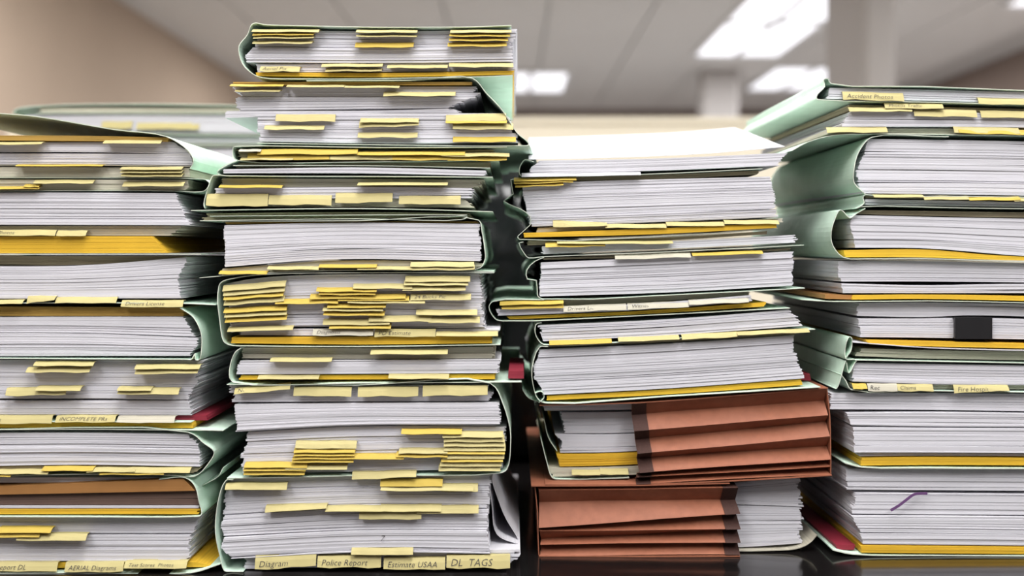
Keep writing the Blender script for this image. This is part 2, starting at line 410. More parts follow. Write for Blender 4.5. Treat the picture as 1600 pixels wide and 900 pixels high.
f.block([(L, 795), (312, 795)], [(L, 803), (310, 803)], 'yellow', pitch=3)
f = File('case_file', 'bottom file of the edge stack with an aerial diagrams tab', Y1, (90, 894))
f.block([(L, 809), (312, 809)], [(L, 836), (296, 836)], 'white', yo=.008)
f.block([(L, 838), (296, 838)], [(L, 878), (292, 878)], 'white', yo=.003, jx=1.6)
f.block([(L, 881), (300, 880)], [(L, 891), (335, 888)], 'yellow', yo=.006, pitch=3)
f.cover([(L, 893.6), (120, 893.6), (300, 893), (345, 880)])
f.tabs([(0, 84, 823, 4, 'gold'), (-60, 66, 829, 5, 'gold'), (30, 138, 833, 6), (-10, 92, 878, 12, 'tab', 'Report DL'), (104, 195, 878, 13, 'tab', 'AERIAL Diagrams'), (197, 294, 876, 9, 'tab', 'Test Scores  Photos')])

# ------------------------------------------------------------------ stack two (tallest)
Y2 = -0.012
f = File('case_file', 'topmost green file of the tallest stack', Y2, (590, 126))
f.cover([(799, 41), (735, 43), (645, 44), (500, 42), (420, 40), (397, 38), (388, 55), (375, 74), (379, 98), (393, 114), (411, 122), (480, 124), (640, 123), (736, 121), (801, 119)], n=4)
f.block([(397, 45), (600, 48), (808, 44)], [(396, 72), (600, 73), (793, 72)], 'white', yo=.005, jx=1.4)
f.block([(392, 74), (600, 75), (801, 72)], [(384, 97), (600, 98), (800, 96)], 'white', yo=0, left=[(0, 4), (.6, -4), (1, 0)])
f.block([(400, 99), (803, 98)], [(402, 112), (805, 110)], 'white', yo=.003)
f.block([(400, 114), (600, 115), (804, 111)], [(402, 119), (600, 121), (800, 117)], 'yellow', yo=-.002, pitch=3)
f.tabs([(396, 500, 46, 4), (397, 492, 51, 4, 'gold'), (398, 492, 56, 4), (397, 490, 64, 4), (558, 653, 47, 4), (558, 652, 55, 3), (556, 647, 67, 6, 'gold'), (704, 799, 47, 4), (703, 797, 53, 4, 'gold'), (702, 794, 60, 4, 'gold'), (700, 792, 67, 5, 'gold'),
        (408, 470, 104, 9, 'tab', 'Aerial Pix'), (504, 599, 100, 4), (606, 700, 102, 4), (702, 802, 99, 5), (510, 598, 107, 4)])
f = File('case_file', 'second file of the tallest stack, green flap flaring at its side', Y2, (600, 228))
f.cover([(480, 127), (640, 126), (738, 123), (760, 146), (785, 173), (808, 208), (824, 222), (826, 227), (800, 228), (600, 227), (403, 224)], n=4, dx=34, dz=-2)
f.block([(362, 128), (736, 128)], [(364, 133), (736, 132)], 'manila', pitch=2)
f.block([(366, 134), (745, 134)], [(372, 150), (742, 150)], 'white', yo=.006, jx=2.5)
f.block([(368, 151), (742, 151)], [(372, 172), (700, 168)], 'white', yo=.004, jx=2.2)
f.block([(350, 173), (600, 172), (700, 169)], [(349, 184), (600, 176), (720, 176)], 'white', yo=.002, jx=3)
f.block([(400, 178), (600, 177), (792, 177)], [(406, 221), (600, 224), (806, 223)], 'white', yo=0, right=[(0, 0), (1, 3)])
f.tabs([(362, 445, 132, 3, 'gold'), (370, 440, 140, 3), (450, 540, 133, 3), (540, 625, 134, 3), (600, 712, 144, 5), (432, 525, 179, 8), (415, 508, 196, 5), (564, 655, 185, 5), (562, 655, 190, 7, {'h2': 5}), (560, 653, 207, 6), (697, 791, 180, 11, 'tab', {'dy': -3, 'h2': 12}), (697, 792, 186, 5, 'gold'), (708, 802, 193, 7), (708, 806, 214, 6, 'gold')])
f = File('case_file', 'thin file packed with golden tabs near the top of the tallest stack', Y2, (580, 251))
f.cover([(792, 230), (600, 231), (375, 229), (366, 231), (366, 246), (372, 251), (600, 253), (780, 250)], n=4)
f.block([(372, 233), (600, 234), (775, 233)], [(374, 249), (600, 251), (765, 248)], 'tan', yo=.007, jx=3)
f.tabs([(376, 410, 233, 3, 'cream'), (404, 560, 233, 6, 'gold'), (560, 727, 237, 4, 'gold'), (690, 796, 239, 4), (388, 516, 240, 7, 'gold'), (517, 614, 241, 9), (614, 720, 242, 6, 'gold'), (700, 792, 243, 6, 'gold'), (378, 460, 246, 3)])
f = File('case_file', 'slim file with loose white sheets under the golden tab file', Y2, (560, 276))
f.cover([(372, 252), (356, 258), (341, 270), (348, 274), (380, 275), (600, 276), (770, 277)], n=4)
f.block([(372, 254), (764, 253)], [(366, 261), (764, 262)], 'tan', yo=.004, pitch=2)
f.block([(352, 265), (560, 262), (760, 267)], [(352, 271), (560, 271), (760, 275)], 'white', yo=-.003)
f.cover([(366, 259), (560, 259), (766, 263)], t=1.2, name='divider')
f = File('case_file', 'file with four wide blank tabs along its foot in the tallest stack', Y2, (540, 330))
f.cover([(345, 274), (334, 275), (328, 291), (320, 318), (322, 326)], n=4, name='spine')
f.block([(346, 278), (600, 279), (755, 280)], [(342, 292), (600, 291), (745, 293)], 'cream', yo=.008, jx=2)
f.block([(336, 294), (600, 292), (738, 294)], [(326, 310), (730, 310)], 'white', yo=.001, jx=2)
f.block([(326, 311), (726, 311)], [(322, 322), (740, 324)], 'cream', yo=.005)
f.cover([(300, 329), (520, 326), (640, 327), (770, 331)])
f.tabs([(345, 443, 289, 3, 'gold'), (560, 700, 285, 3), (324, 420, 303, 19), (421, 519, 305, 15), (525, 614, 302, 16, 'tab', {'h2': 13}), (624, 720, 306, 13)])
f = File('case_file', 'flat olive looking file just above the thick white ream', Y2, (530, 344))
f.block([(318, 333), (560, 331), (728, 333)], [(314, 344), (560, 341), (728, 341)], 'tan', yo=.005, jx=3, pitch=2)
f.cover([(314, 345), (560, 342), (722, 343), (730, 339), (722, 337), (700, 339)], n=4, t=1.2)
f.cover([(330, 338), (560, 336), (730, 336)], t=1.0, name='divider')
f = File('case_file', 'thick plain white ream in a thin cover in the tallest stack', Y2, (550, 433))
f.cover([(347, 346), (560, 345), (748, 344), (753, 362), (757, 385), (758, 404), (752, 417), (742, 421)], n=4, t=1.3)
f.block([(350, 347), (560, 346), (745, 346)], [(352, 350), (560, 347), (748, 348)], 'manila', yo=.003, pitch=2)
f.block([(351, 352), (540, 348), (750, 350)], [(353, 417), (520, 405), (752, 408)], 'white', yo=-.001, pitch=1.6, wave=.8)
f.block([(340, 420), (520, 407), (744, 410)], [(338, 431), (520, 421), (742, 419)], 'cream', yo=.002, jx=4, pitch=2)
f.cover([(313, 434), (400, 427), (560, 422), (772, 424)], t=1.3)
f.tabs([(642, 741, 409, 5), (643, 742, 414, 5), (420, 500, 416, 3), (500, 590, 413, 3, 'gold'), (345, 420, 423, 3, 'gold'), (560, 645, 416, 3)])
f = File('case_file', 'fat file bristling with tabs, green spine curling round it', Y2, (560, 541))
f.cover([(772, 426), (560, 426), (430, 428), (370, 434), (346, 442), (342, 460), (344, 495), (351, 532), (358, 538), (400, 540), (560, 541), (782, 538)], n=4)
f.block([(350, 444), (390, 436), (470, 430), (750, 428)], [(360, 520), (390, 514), (480, 511), (756, 514)], 'white', yo=.004, jx=1.6, pitch=1.6)
f.block([(376, 519), (420, 515), (560, 514), (780, 515)], [(372, 524), (560, 525), (778, 523)], 'white', yo=.003, pitch=1.8, jx=2)
f.block([(363, 527), (560, 526), (768, 524)], [(362, 536), (560, 538), (768, 536)], 'yellow', yo=-.001, pitch=2.8)
f.tabs([(350, 448, 446, 6, 'tab', {'dy': -8}), (351, 447, 453, 6, 'tab', {'dy': -7}), (352, 445, 461, 5, 'gold', {'dy': -7}), (352, 446, 468, 6, 'tab', {'dy': -7}), (352, 450, 481, 5, 'gold', {'dy': -5}), (353, 450, 488, 5, 'tab', {'dy': -5}), (354, 450, 496, 5, 'gold', {'dy': -5}), (358, 460, 511, 4, 'tab', {'dy': -3}),
        (496, 590, 449, 4, 'gold'), (553, 645, 443, 5), (500, 588, 454, 4, 'gold'), (486, 635, 459, 5, 'gold'), (432, 530, 467, 5, 'gold', {'dy': -1}), (530, 640, 462, 5, 'gold'), (545, 665, 467, 4), (513, 604, 474, 4, 'gold'), (506, 600, 479, 4), (507, 602, 486, 4, 'gold'), (577, 675, 493, 6), (506, 610, 498, 6), (516, 612, 505, 5, 'gold'),
        (634, 735, 431, 6), (632, 732, 438, 5), (630, 728, 446, 5), (642, 736, 459, 9, 'tab', '24 Bucks Pic'), (651, 746, 484, 5), (670, 750, 495, 6),
        (490, 584, 514, 9, 'cream', 'Diagnosis'), (586, 681, 514, 11, 'tab', 'PD Estimate'), (682, 778, 518, 4)])
f = File('case_file', 'file with a small red corner sticking out of the tallest stack', Y2, (570, 598))
f.cover([(378, 543), (370, 549), (362, 566), (361, 590), (367, 597), (560, 598), (815, 596)], n=4)
f.block([(376, 544), (560, 545), (770, 543)], [(376, 561), (560, 562), (772, 561)], 'cream', yo=.009, jx=2)
f.block([(374, 564), (560, 563), (780, 562)], [(370, 585), (780, 583)], 'white', yo=.001, jx=1.5)
f.block([(376, 587), (774, 585)], [(374, 594), (776, 593)], 'yellow', yo=.003, pitch=3)
f.block([(793, 580), (814, 580)], [(793, 592), (815, 592)], 'red', yo=.004, pitch=6, depth=.1, name='red_card')
f.tabs([(424, 520, 559, 3), (580, 700, 546, 4), (405, 500, 586, 3), (608, 702, 584, 4)])
f = File('case_file', 'white and tab filled file bulging a green spine beside the dark gap', Y2, (570, 746))
f.cover([(356, 600), (560, 601), (766, 598), (786, 630), (797, 670), (798, 690), (792, 732), (779, 738), (560, 742), (356, 746)], n=4)
f.block([(362, 604), (560, 603), (764, 602)], [(364, 629), (560, 628), (768, 627)], 'white', yo=.003, jx=2.5)
f.block([(368, 632), (560, 630), (781, 629)], [(370, 674), (560, 664), (780, 664)], 'white', yo=-.002, pitch=2.0, wave=.7)
f.block([(384, 676), (560, 667), (788, 668)], [(376, 741), (560, 738), (782, 733)], 'white', yo=.004, jx=1.6)
f.tabs([(368, 455, 606, 6, 'tab', {'dy': -8, 'text': 'Notes'}), (460, 550, 604, 13, 'tab', {'dy': 0, 'h2': 14}), (560, 654, 604, 14), (661, 762, 602, 15, 'tab', {'h2': 14}),
        (628, 722, 670, 4, 'gold'), (692, 786, 674, 5), (694, 788, 680, 6), (694, 789, 687, 6), (694, 790, 694, 6), (693, 789, 700, 5, 'gold'), (692, 788, 706, 6), (690, 786, 712, 5, 'gold'), (688, 784, 718, 6), (686, 782, 725, 6),
        (463, 558, 689, 7), (461, 556, 699, 4, 'gold'), (461, 556, 704, 4, 'gold'), (460, 555, 709, 4, 'gold'), (458, 554, 714, 4, 'gold'), (384, 482, 722, 4, 'gold'), (383, 480, 727, 4, 'gold'), (383, 478, 732, 5, 'gold'), (448, 544, 725, 4), (536, 632, 709, 4, 'gold'), (624, 700, 700, 4), (620, 700, 706, 4, 'gold'), (551, 651, 737, 11, 'tab', {'dy': -2, 'h2': 7})])
f = File('case_file', 'thick bottom file of the tallest stack with police report tab', Y2, (570, 892))
f.cover([(366, 748), (354, 750), (342, 785), (338, 821), (344, 862), (352, 889), (362, 891.5), (382, 891)], n=4)
f.block([(356, 749), (560, 746), (766, 744)], [(348, 806), (560, 794), (762, 796)], 'white', yo=.005, left=[(0, 4), (.5, -2), (1, 0)], wave=.6)
f.block([(349, 807), (560, 795), (762, 797)], [(348, 838), (560, 828), (762, 828)], 'white', yo=.001, left=[(0, 0), (.5, -4), (1, 2)], pitch=2.2, wave=.6)
f.block([(349, 840), (560, 829), (762, 829)], [(362, 872), (560, 862), (766, 864)], 'white', yo=-.001, left=[(0, 2), (.5, -8), (1, 0)], pitch=2.4, wave=.6)
f.block([(376, 872), (560, 864), (808, 861)], [(380, 891), (560, 888), (790, 888)], 'white', yo=.006, jx=5, pitch=2.2)
f.cover([(762, 752), (768, 800), (776, 846), (812, 862)], 'white', yo=.02, n=5, t=.8, name='curled_page', depth=.2)
f.cover([(764, 752), (776, 790), (790, 825), (810, 858)], 'white', yo=.03, n=5, t=.8, name='curled_page', depth=.2)
f.tabs([(354, 450, 754, 6), (595, 692, 748, 7, 'gold'), (596, 740, 757, 5), (690, 747, 756, 7), (416, 512, 789, 9, 'tab', {'dy': -2, 'h2': 4}), (510, 600, 790, 4), (595, 690, 789, 5), (652, 748, 790, 7), (562, 659, 797, 12), (550, 646, 855, 9, 'tab'),
        (400, 495, 868, 20, 'tab', {'dy': -4, 'h2': 17, 'text': 'Diagram', 'ts': .8}), (497, 596, 868, 16, 'tab', 'Police Report'), (600, 696, 871, 16, 'tab', 'Estimate USAA'), (698, 797, 867, 18, 'tab', 'DL  TAGS')])
f.write(f.root, '7', 594, 833, 12, 14, .008, 0.002)

# ------------------------------------------------------------------ stack three (with the brown pockets)
Y3 = 0.027
f = File('case_file', 'top file of the pocket stack with a loose white cover', Y3, (1020, 272))
f.cover([(826, 249), (960, 246), (1100, 240), (1226, 229)], 'white', yo=.0, t=1.0, dx=6, dz=-76, name='top_sheet', n=3, depth=.2)
f.cover([(834, 253), (820, 250), (812, 262), (813, 274), (835, 276), (1020, 272), (1190, 264)], n=4, t=1.2)
f.block([(838, 251), (1020, 248), (1228, 239)], [(828, 272), (1020, 267), (1216, 259)], 'white', yo=-.002, left=[(0, 5), (.6, -2), (1, 2)], jx=1.5)
f.block([(822, 276), (1020, 273), (1188, 266)], [(822, 283), (1020, 280), (1186, 272)], 'tan', yo=.005, pitch=2)
f.tabs([(803, 900, 278, 4, 'gold', {'dy': -2}), (803, 895, 282, 4, 'gold', {'dy': -3}), (805, 880, 287, 4, 'gold', {'dy': -3}), (815, 1000, 271, 4, 'white', {'dy': -3})])
f = File('case_file', 'thick white file with a crumpled green spine above a yellow card bundle', Y3, (1020, 376))
f.cover([(815, 280), (798, 281), (802, 303), (787, 314), (812, 326), (828, 338), (828, 352), (809, 369), (812, 374), (1020, 370), (1214, 357)], n=2, t=1.3)
f.block([(822, 288), (900, 284), (1203, 276)], [(829, 354), (1020, 347), (1214, 339)], 'white', yo=-.001, left=[(0, -4), (.2, -6), (1, 0)], right=[(0, 0), (.5, 1), (1, 0)])
f.block([(840, 356), (1020, 349), (1224, 341)], [(838, 363), (1020, 355), (1222, 347)], 'cream', yo=.002, pitch=2)
f.block([(816, 364), (1020, 357), (1210, 349)], [(817, 371), (1020, 366), (1210, 356)], 'yellow', yo=-.004, pitch=3)
f.tabs([(864, 948, 344, 11, 'tab', {'dy': 4, 'h2': 5}), (945, 1040, 350, 4), (1040, 1130, 347, 4), (1130, 1215, 344, 4)])
f = File('case_file', 'slim file under the yellow bundle in the pocket stack', Y3, (1030, 400))
f.cover([(818, 378), (811, 380), (820, 397), (826, 403), (848, 401), (1030, 394), (1255, 383)], n=2, t=1.3)
f.block([(826, 376), (1020, 372), (1200, 361)], [(826, 383), (1020, 377), (1200, 366)], 'tan', yo=.002, pitch=2, jx=3)
f.block([(846, 385), (1030, 378), (1240, 367)], [(848, 397), (1030, 389), (1244, 379)], 'white', yo=0, jx=2)
f.tabs([(852, 945, 379, 5, 'gold', {'dy': -2}), (945, 1050, 376, 3), (870, 960, 376, 3)])
f = File('case_file', 'plain thick white file in the middle of the pocket stack', Y3, (1040, 466))
f.cover([(850, 402), (836, 408), (823, 422), (824, 436), (838, 438), (840, 462), (848, 467), (1040, 461), (1256, 450)], n=2, t=1.4)
f.block([(850, 403), (1040, 398), (1236, 388)], [(850, 406), (1040, 401), (1236, 391)], 'tan', yo=.003, pitch=1.5)
f.block([(845, 410), (1040, 402), (1238, 393)], [(843, 463), (1040, 457), (1238, 446)], 'white', yo=-.001, pitch=1.6)
f.tabs([(960, 1078, 398, 5, 'cream', {'dy': -4}), (1080, 1190, 395, 3, 'gold', {'dy': -4})])
f = File('case_file', 'thin file poking out towards the gap, with an orange card foot', Y3, (1000, 500))
f.cover([(850, 468), (770, 471), (764, 480), (774, 498), (784, 501), (1000, 493), (1233, 481)], n=3, t=1.5)
f.block([(790, 470), (1000, 463), (1172, 456)], [(782, 482), (1000, 473), (1172, 461)], 'cream', yo=.008)
f.block([(775, 483), (1000, 475), (1173, 461)], [(778, 493), (1000, 484), (1172, 470)], 'white', yo=-.002)
f.block([(790, 495), (1000, 486), (1196, 472)], [(796, 499), (1000, 491), (1194, 479)], 'yellow', yo=.001, pitch=3)
f.tabs([(781, 880, 470, 4, 'gold', {'dy': -2}), (784, 880, 475, 5, 'gold', {'dy': -2}), (880, 978, 478, 9, 'cream', {'dy': -4, 'text': 'Drivers Licenses'}), (980, 1075, 474, 9, 'cream', {'dy': -4, 'text': 'Witness Info'}), (1075, 1168, 468, 5, 'cream', {'dy': -4})])
f = File('case_file', 'white file with a small curled green edge above the lowest thick file', Y3, (1040, 538))
f.cover([(846, 504), (838, 506), (836, 519), (842, 532), (850, 538), (1040, 529), (1272, 514)], n=3, t=1.3)
f.block([(843, 508), (1040, 499), (1228, 484)], [(848, 533), (1040, 524), (1254, 509)], 'white', yo=-.001, pitch=2.0, jx=1.8, right=[(0, 4), (.2, 2), (1, 0)])
f.tabs([(858, 955, 532, 4, 'gold', {'dy': -3}), (965, 1060, 527, 4, 'tab', {'dy': -4}), (1064, 1150, 522, 5, 'tab', {'dy': -4}), (1150, 1262, 518, 3, 'tab', {'dy': -5})])
f = File('case_file', 'thick white file lying right on the brown accordion pocket', Y3, (1040, 629))
f.cover([(856, 541), (843, 542), (831, 576), (834, 606), (840, 622), (852, 629), (1040, 619), (1280, 604)], n=3, t=1.4)
f.cover([(836, 614), (846, 611), (850, 620), (842, 628)], n=4, t=1.2, name='curled_flap')
f.cover([(817, 612), (826, 624), (842, 631)], n=4, t=1.4, name='flap', yo=.01)
f.block([(852, 539), (1040, 530), (1240, 518)], [(850, 543), (1040, 535), (1240, 523)], 'tan', yo=.004, pitch=2, jx=3)
f.block([(842, 546), (1040, 537), (1238, 524)], [(846, 617), (1040, 607), (1256, 591)], 'white', yo=0, left=[(0, 0), (.5, -10), (1, 2)], right=[(0, 0), (.3, -3), (1, 0)], pitch=1.8, wave=.6)
f.block([(856, 619), (1040, 609), (1256, 593)], [(856, 626), (1040, 617), (1256, 602)], 'yellow', yo=.002, pitch=3.2)
f.block([(1259, 589), (1280, 590)], [(1259, 600), (1282, 602)], 'red', yo=.03, pitch=5, name='red_card', depth=.2)

# accordion pockets
def pocket(label, Y0, base, folds, tape, top, bot, endx):
    f = File('accordion_pocket', label, Y0, base, 'pocket', 'brown accordion pockets')
    def zig(x0f, x1f, m, name, yo, n=10):
        v, q = [], []
        for (xl, yl, xr, yr, dp) in folds:
            for j in range(n + 1):
                u = x0f + (x1f - x0f) * j / n
                bend = 0.0009 * math.sin(u * 13 + yl) * (dp > 0)
                for back in (0, .0009):
                    v.append(f.P(xl + (xr - xl) * u, yl + (yr - yl) * u + .5 * math.sin(u * 5 + yl), yo + dp + bend + back))
        S = 2 * (n + 1)
        for i in range(len(folds) - 1):
            for j in range(n):
                a = i * S + j * 2
                q += [(a, a + S, a + S + 2, a + 2), (a + 1, a + 3, a + S + 3, a + S + 1)]
            for a in (i * S, i * S + 2 * n): q.append((a, a + 1, a + S + 1, a + S))
        for i in (0, len(folds) - 1):
            for j in range(n):
                a = i * S + j * 2; q.append((a, a + 2, a + 3, a + 1))
        return mesh_obj(name, v, q, m, f.root, f.loc)
    zig(0, 1, 'brown', 'gusset', 0)
    zig(tape[0], tape[1], 'tape', 'tape_band', -.0013, 3)
    # the far side gusset and the closed end
    far = zig(0, 1, 'brown', 'gusset', 0); far.scale.y = -1; far.location.y = f.depth
    f.cover(top, 'brown', yo=-.001, n=2, t=1.6, name='top_panel', depth=f.depth - .006)
    f.cover(bot, 'brown', yo=-.001, n=2, t=1.6, name='bottom_panel', depth=f.depth - .006)
    f.cover(endx, 'brown', yo=.002, n=2, t=1.6, name='closed_end', depth=f.depth - .012)
    return f
V = .010
pocket('brown accordion pocket lying on top of the other pocket, papers out beside the tape', Y3, (1070, 758),
       [(987, 631.5, 1292, 607, 0), (989, 651, 1293, 628, V), (991, 673, 1294, 649, 0), (994, 690, 1295, 661, V), (996, 709, 1297, 682, 0), (997, 719, 1297, 700, V), (999, 738, 1298, 717, -.001), (997, 743, 1298, 724, V), (995, 746, 1298, 729, 0), (995, 750, 1297, 735, V), (994, 756, 1297, 741, 0)],
       (0, .075), [(843, 633), (1000, 629), (1150, 618), (1293, 606)], [(852, 757), (1000, 757), (1150, 751), (1299, 742)], [(1293, 608), (1298, 650), (1299, 700), (1299, 741)])
pocket('brown accordion pocket standing on the table under the other pocket', Y3, (1000, 869),
       [(838, 761, 1150, 757, V), (842, 766, 1153, 762, 0), (843, 789, 1152, 784, V), (842, 824, 1156, 802, -.001), (845, 829, 1154, 808, V), (843, 829.5, 1157, 827, 0), (846, 847, 1155, 832, V), (844, 851, 1157, 847, 0), (846, 856, 1156, 852, V), (844, 868.5, 1156, 866, 0)],
       (.925, 1), [(830, 759), (1000, 758), (1140, 755)], [(842, 869), (1000, 869), (1156, 868.5)], [(836, 762), (840, 800), (841, 840), (842, 868)])
f = File('paper_bundle', 'loose papers and yellow sheets sticking out of the upper brown pocket', Y3, (930, 755), 'papers', 'papers in the brown pockets', depth=.25)
f.block([(847, 636), (1000, 635), (1240, 623)], [(850, 647), (1000, 645), (1240, 633)], 'white', yo=.018, jx=1.5, pitch=3)
f.block([(882, 650), (986, 649), (1240, 636)], [(884, 683), (986, 682), (1240, 662)], 'white', yo=.018, pitch=2.2, jx=2)
f.block([(868, 684), (986, 684), (1240, 664)], [(878, 714), (986, 712), (1240, 690)], 'white', yo=.018, pitch=2.4, left=[(0, 0), (.4, 8), (1, 0)])
f.block([(872, 716), (986, 714), (1240, 692)], [(876, 736), (986, 733), (1240, 716)], 'yellow', yo=.018, pitch=2.6, jx=1)
f.block([(862, 738), (986, 736), (1240, 718)], [(864, 752), (986, 749), (1240, 735)], 'cream', yo=.018, pitch=2.6)
f.cover([(852, 664), (858, 690), (872, 712)], yo=.02, n=3, name='folder_edge', depth=.22)
f.cover([(846, 690), (856, 730), (864, 752), (880, 755), (986, 752)], yo=.014, n=3, name='folder_edge', depth=.24)
f.tabs([(895, 940, 741, 4), (940, 985, 739, 5)], yo=.018)
f = File('paper_bundle', 'white papers with ragged ends sticking out of the lower brown pocket', Y3, (1210, 868), 'papers', 'papers in the brown pockets', depth=.25)
f.block([(900, 772), (1150, 762), (1254, 750)], [(900, 800), (1150, 796), (1262, 800)], 'white', yo=.018, pitch=2.2, jx=2.5, wave=.6)
f.block([(900, 802), (1150, 798), (1262, 801)], [(900, 864), (1150, 865), (1262, 858)], 'white', yo=.018, pitch=2.6, jx=2.5, wave=.8)
f.cover([(1100, 867), (1200, 867), (1250, 864), (1275, 852), (1283, 842)], 'cream', yo=.012, n=4, t=1.2, name='cream_sheet', depth=.2)

# ------------------------------------------------------------------ stack four (cut by the other photo edge)
Y4 = 0.030; R4 = 1745
f = File('case_file', 'topmost slim green file of the stack under the large pillar', Y4, (1500, 166))
f.cover([(R4, 147), (1600, 142), (1440, 136), (1297, 131), (1292, 124), (1286, 125), (1287, 136), (1276, 148), (1275, 155), (1284, 157), (1440, 160), (1600, 164), (R4, 168)], n=3, t=1.5)
f.block([(1296, 137), (1450, 140), (R4, 148)], [(1292, 154), (1450, 157), (R4, 165)], 'white', yo=.001)
f.tabs([(1315, 1410, 143, 13, 'tab', {'dy': 3, 'text': 'Accident Photos'}), (1526, 1640, 153, 7, 'tab', {'dy': 3}), (1380, 1471, 161, 9, 'tab', {'dy': 1, 'text': 'Photos Traffic'})])
f = File('case_file', 'file with cream tabs second from top under the large pillar', Y4, (1500, 212))
f.block([(1330, 163), (1500, 167), (R4, 173)], [(1332, 171), (1500, 174), (R4, 180)], 'tan', yo=.005, pitch=2)
f.block([(1331, 174), (1500, 176), (R4, 181)], [(1314, 198), (1500, 198), (R4, 202)], 'white', yo=-.001, jx=2)
f.block([(1300, 200), (1500, 200), (R4, 204)], [(1296, 208), (1500, 209), (R4, 213)], 'cream', yo=.006)
f.cover([(1236, 236), (1262, 222), (1300, 212), (1345, 210), (1500, 211), (R4, 215)], n=4, t=1.4)
f.tabs([(1324, 1422, 168, 5), (1426, 1524, 171, 8, 'tab', {'dy': 1}), (1530, 1640, 173, 8, 'tab', {'dy': 1}), (1290, 1384, 199, 6), (1488, 1590, 198, 7, 'tab', {'dy': 2}), (1495, 1600, 200, 6, 'gold', {'dy': 3}), (1590, 1680, 204, 5, 'gold')])
f = File('case_file', 'thick file with a broad pale green spine under the large pillar', Y4, (1500, 305))
f.cover([(1480, 214), (1360, 215), (1343, 233), (1333, 260), (1333, 285), (1346, 300), (1352, 304), (1500, 307), (R4, 310)], n=4, t=1.5)
f.block([(1354, 217), (1500, 219), (R4, 224)], [(1340, 284), (1500, 285), (R4, 290)], 'white', yo=.001, left=[(0, 3), (.3, 2), (.7, -3), (1, 0)], pitch=1.9)
f.block([(1342, 286), (1500, 286), (R4, 291)], [(1346, 302), (1500, 304), (R4, 308)], 'white', yo=-.001)
f = File('case_file', 'slim file lined with small tabs below the broad green spine', Y4, (1500, 325))
f.cover([(1350, 305), (1347, 308), (1348, 318), (1337, 326), (1346, 323), (1500, 325), (R4, 328)], n=3, t=1.3)
f.block([(1354, 305), (1500, 308), (R4, 312)], [(1354, 309), (1500, 312), (R4, 316)], 'tan', yo=.003, pitch=1.5)
f.block([(1352, 311), (1500, 314), (R4, 318)], [(1352, 320), (1500, 322), (R4, 326)], 'white', yo=.001)
f.tabs([(1362, 1440, 304, 3), (1440, 1510, 306, 4), (1510, 1590, 307, 4, 'gold'), (1580, 1650, 309, 4)])
f = File('case_file', 'file whose green spine opens into a tall rounded loop', Y4, (1500, 408))
f.cover([(1350, 326), (1338, 333), (1326, 341), (1312, 328), (1303, 342), (1297, 362), (1300, 384), (1316, 402), (1360, 404), (1442, 404), (1600, 409), (R4, 412)], n=3, t=1.4)
f.block([(1346, 328), (1500, 330), (R4, 334)], [(1338, 334), (1500, 338), (R4, 342)], 'tan', yo=.006, pitch=2)
f.block([(1332, 336), (1500, 340), (R4, 344)], [(1336, 387), (1450, 388), (1600, 400), (R4, 404)], 'white', yo=0, left=[(0, 0), (.3, -5), (1, 0)], pitch=1.8)
f.block([(1320, 391), (1440, 389), (1560, 399), (R4, 405)], [(1322, 402), (1440, 402), (1560, 406), (R4, 409)], 'yellow', yo=.001, pitch=3.4)
f = File('case_file', 'white file with a thin yellow foot below the rounded green loop', Y4, (1500, 471))
f.block([(1310, 408), (1450, 408), (R4, 415)], [(1314, 440), (1450, 440), (R4, 443)], 'white', yo=.004, pitch=1.7)
f.block([(1316, 443), (1450, 446), (1560, 444), (R4, 444)], [(1318, 458), (1450, 458), (R4, 458)], 'white', yo=.001, pitch=2.2, wave=1)
f.block([(1334, 461), (1450, 460), (R4, 465)], [(1330, 468), (1450, 467), (R4, 474)], 'yellow', yo=-.001, pitch=3.4)
f.block([(1290, 460), (1332, 461)], [(1290, 467), (1330, 468)], 'kraft', yo=.004, pitch=3.5, name='brown_layer')
f.cover([(1250, 468), (1300, 471), (1450, 470), (1600, 473), (R4, 477)], t=1.3, n=2)
f = File('case_file', 'file clamped with a black binder clip', Y4, (1500, 544))
f.block([(1344, 474), (1450, 473), (R4, 479)], [(1342, 494), (1450, 496), (1520, 493), (R4, 500)], 'white', yo=.006, pitch=1.7)
f.block([(1344, 498), (1450, 498), (1520, 497), (R4, 503)], [(1346, 527), (1450, 528), (R4, 533)], 'white', yo=.003, pitch=1.7)
f.block([(1354, 531), (1450, 533), (R4, 540)], [(1358, 538), (1450, 541), (R4, 547)], 'yellow', yo=-.001, pitch=3)
f.cover([(1330, 534), (1450, 543), (1600, 547), (R4, 549)], 'white', t=1.2, n=3, name='backing_sheet')
# the clip: a folded steel body with two wire handles lying flat on the pages
cy = f.P(1491, 497, 0)
f.cover([(1491, 498), (1500, 496.5), (1520, 496), (1540, 496.5), (1549, 498)], 'clip', yo=-.001, depth=.022, t=1.2, n=2, name='clip_jaw', wob=0)
f.cover([(1491, 528), (1549, 529)], 'clip', yo=-.001, depth=.022, t=1.2, n=1, name='clip_jaw', wob=0)
a, b = f.P(1491, 529.4, -.0018), f.P(1549, 496, .0012)
box('clip_back', a[0], b[0], a[1], b[1], a[2], b[2], 'clip', f.root, f.loc)
f = File('case_file', 'file with rolled sage green flaps at its spine', Y4, (1500, 611))
f.cover([(1334, 561), (1320, 560), (1319, 546), (1322, 530), (1327, 526), (1330, 532), (1328, 546), (1321, 558)], n=4, t=1.3, name='rolled_flap')
f.cover([(1320, 563), (1314, 582), (1306, 606), (1304, 607)], n=4, t=1.3, name='flap')
f.cover([(1337, 562), (1330, 574), (1325, 582), (1321, 566)], n=4, t=1.3, name='flap')
f.cover([(1312, 584), (1320, 594), (1328, 608), (1450, 610), (1600, 612), (R4, 613)], n=3, t=1.4)
f.block([(1346, 545), (1450, 548), (R4, 551)], [(1340, 557), (1450, 561), (R4, 565)], 'cream', yo=.006)
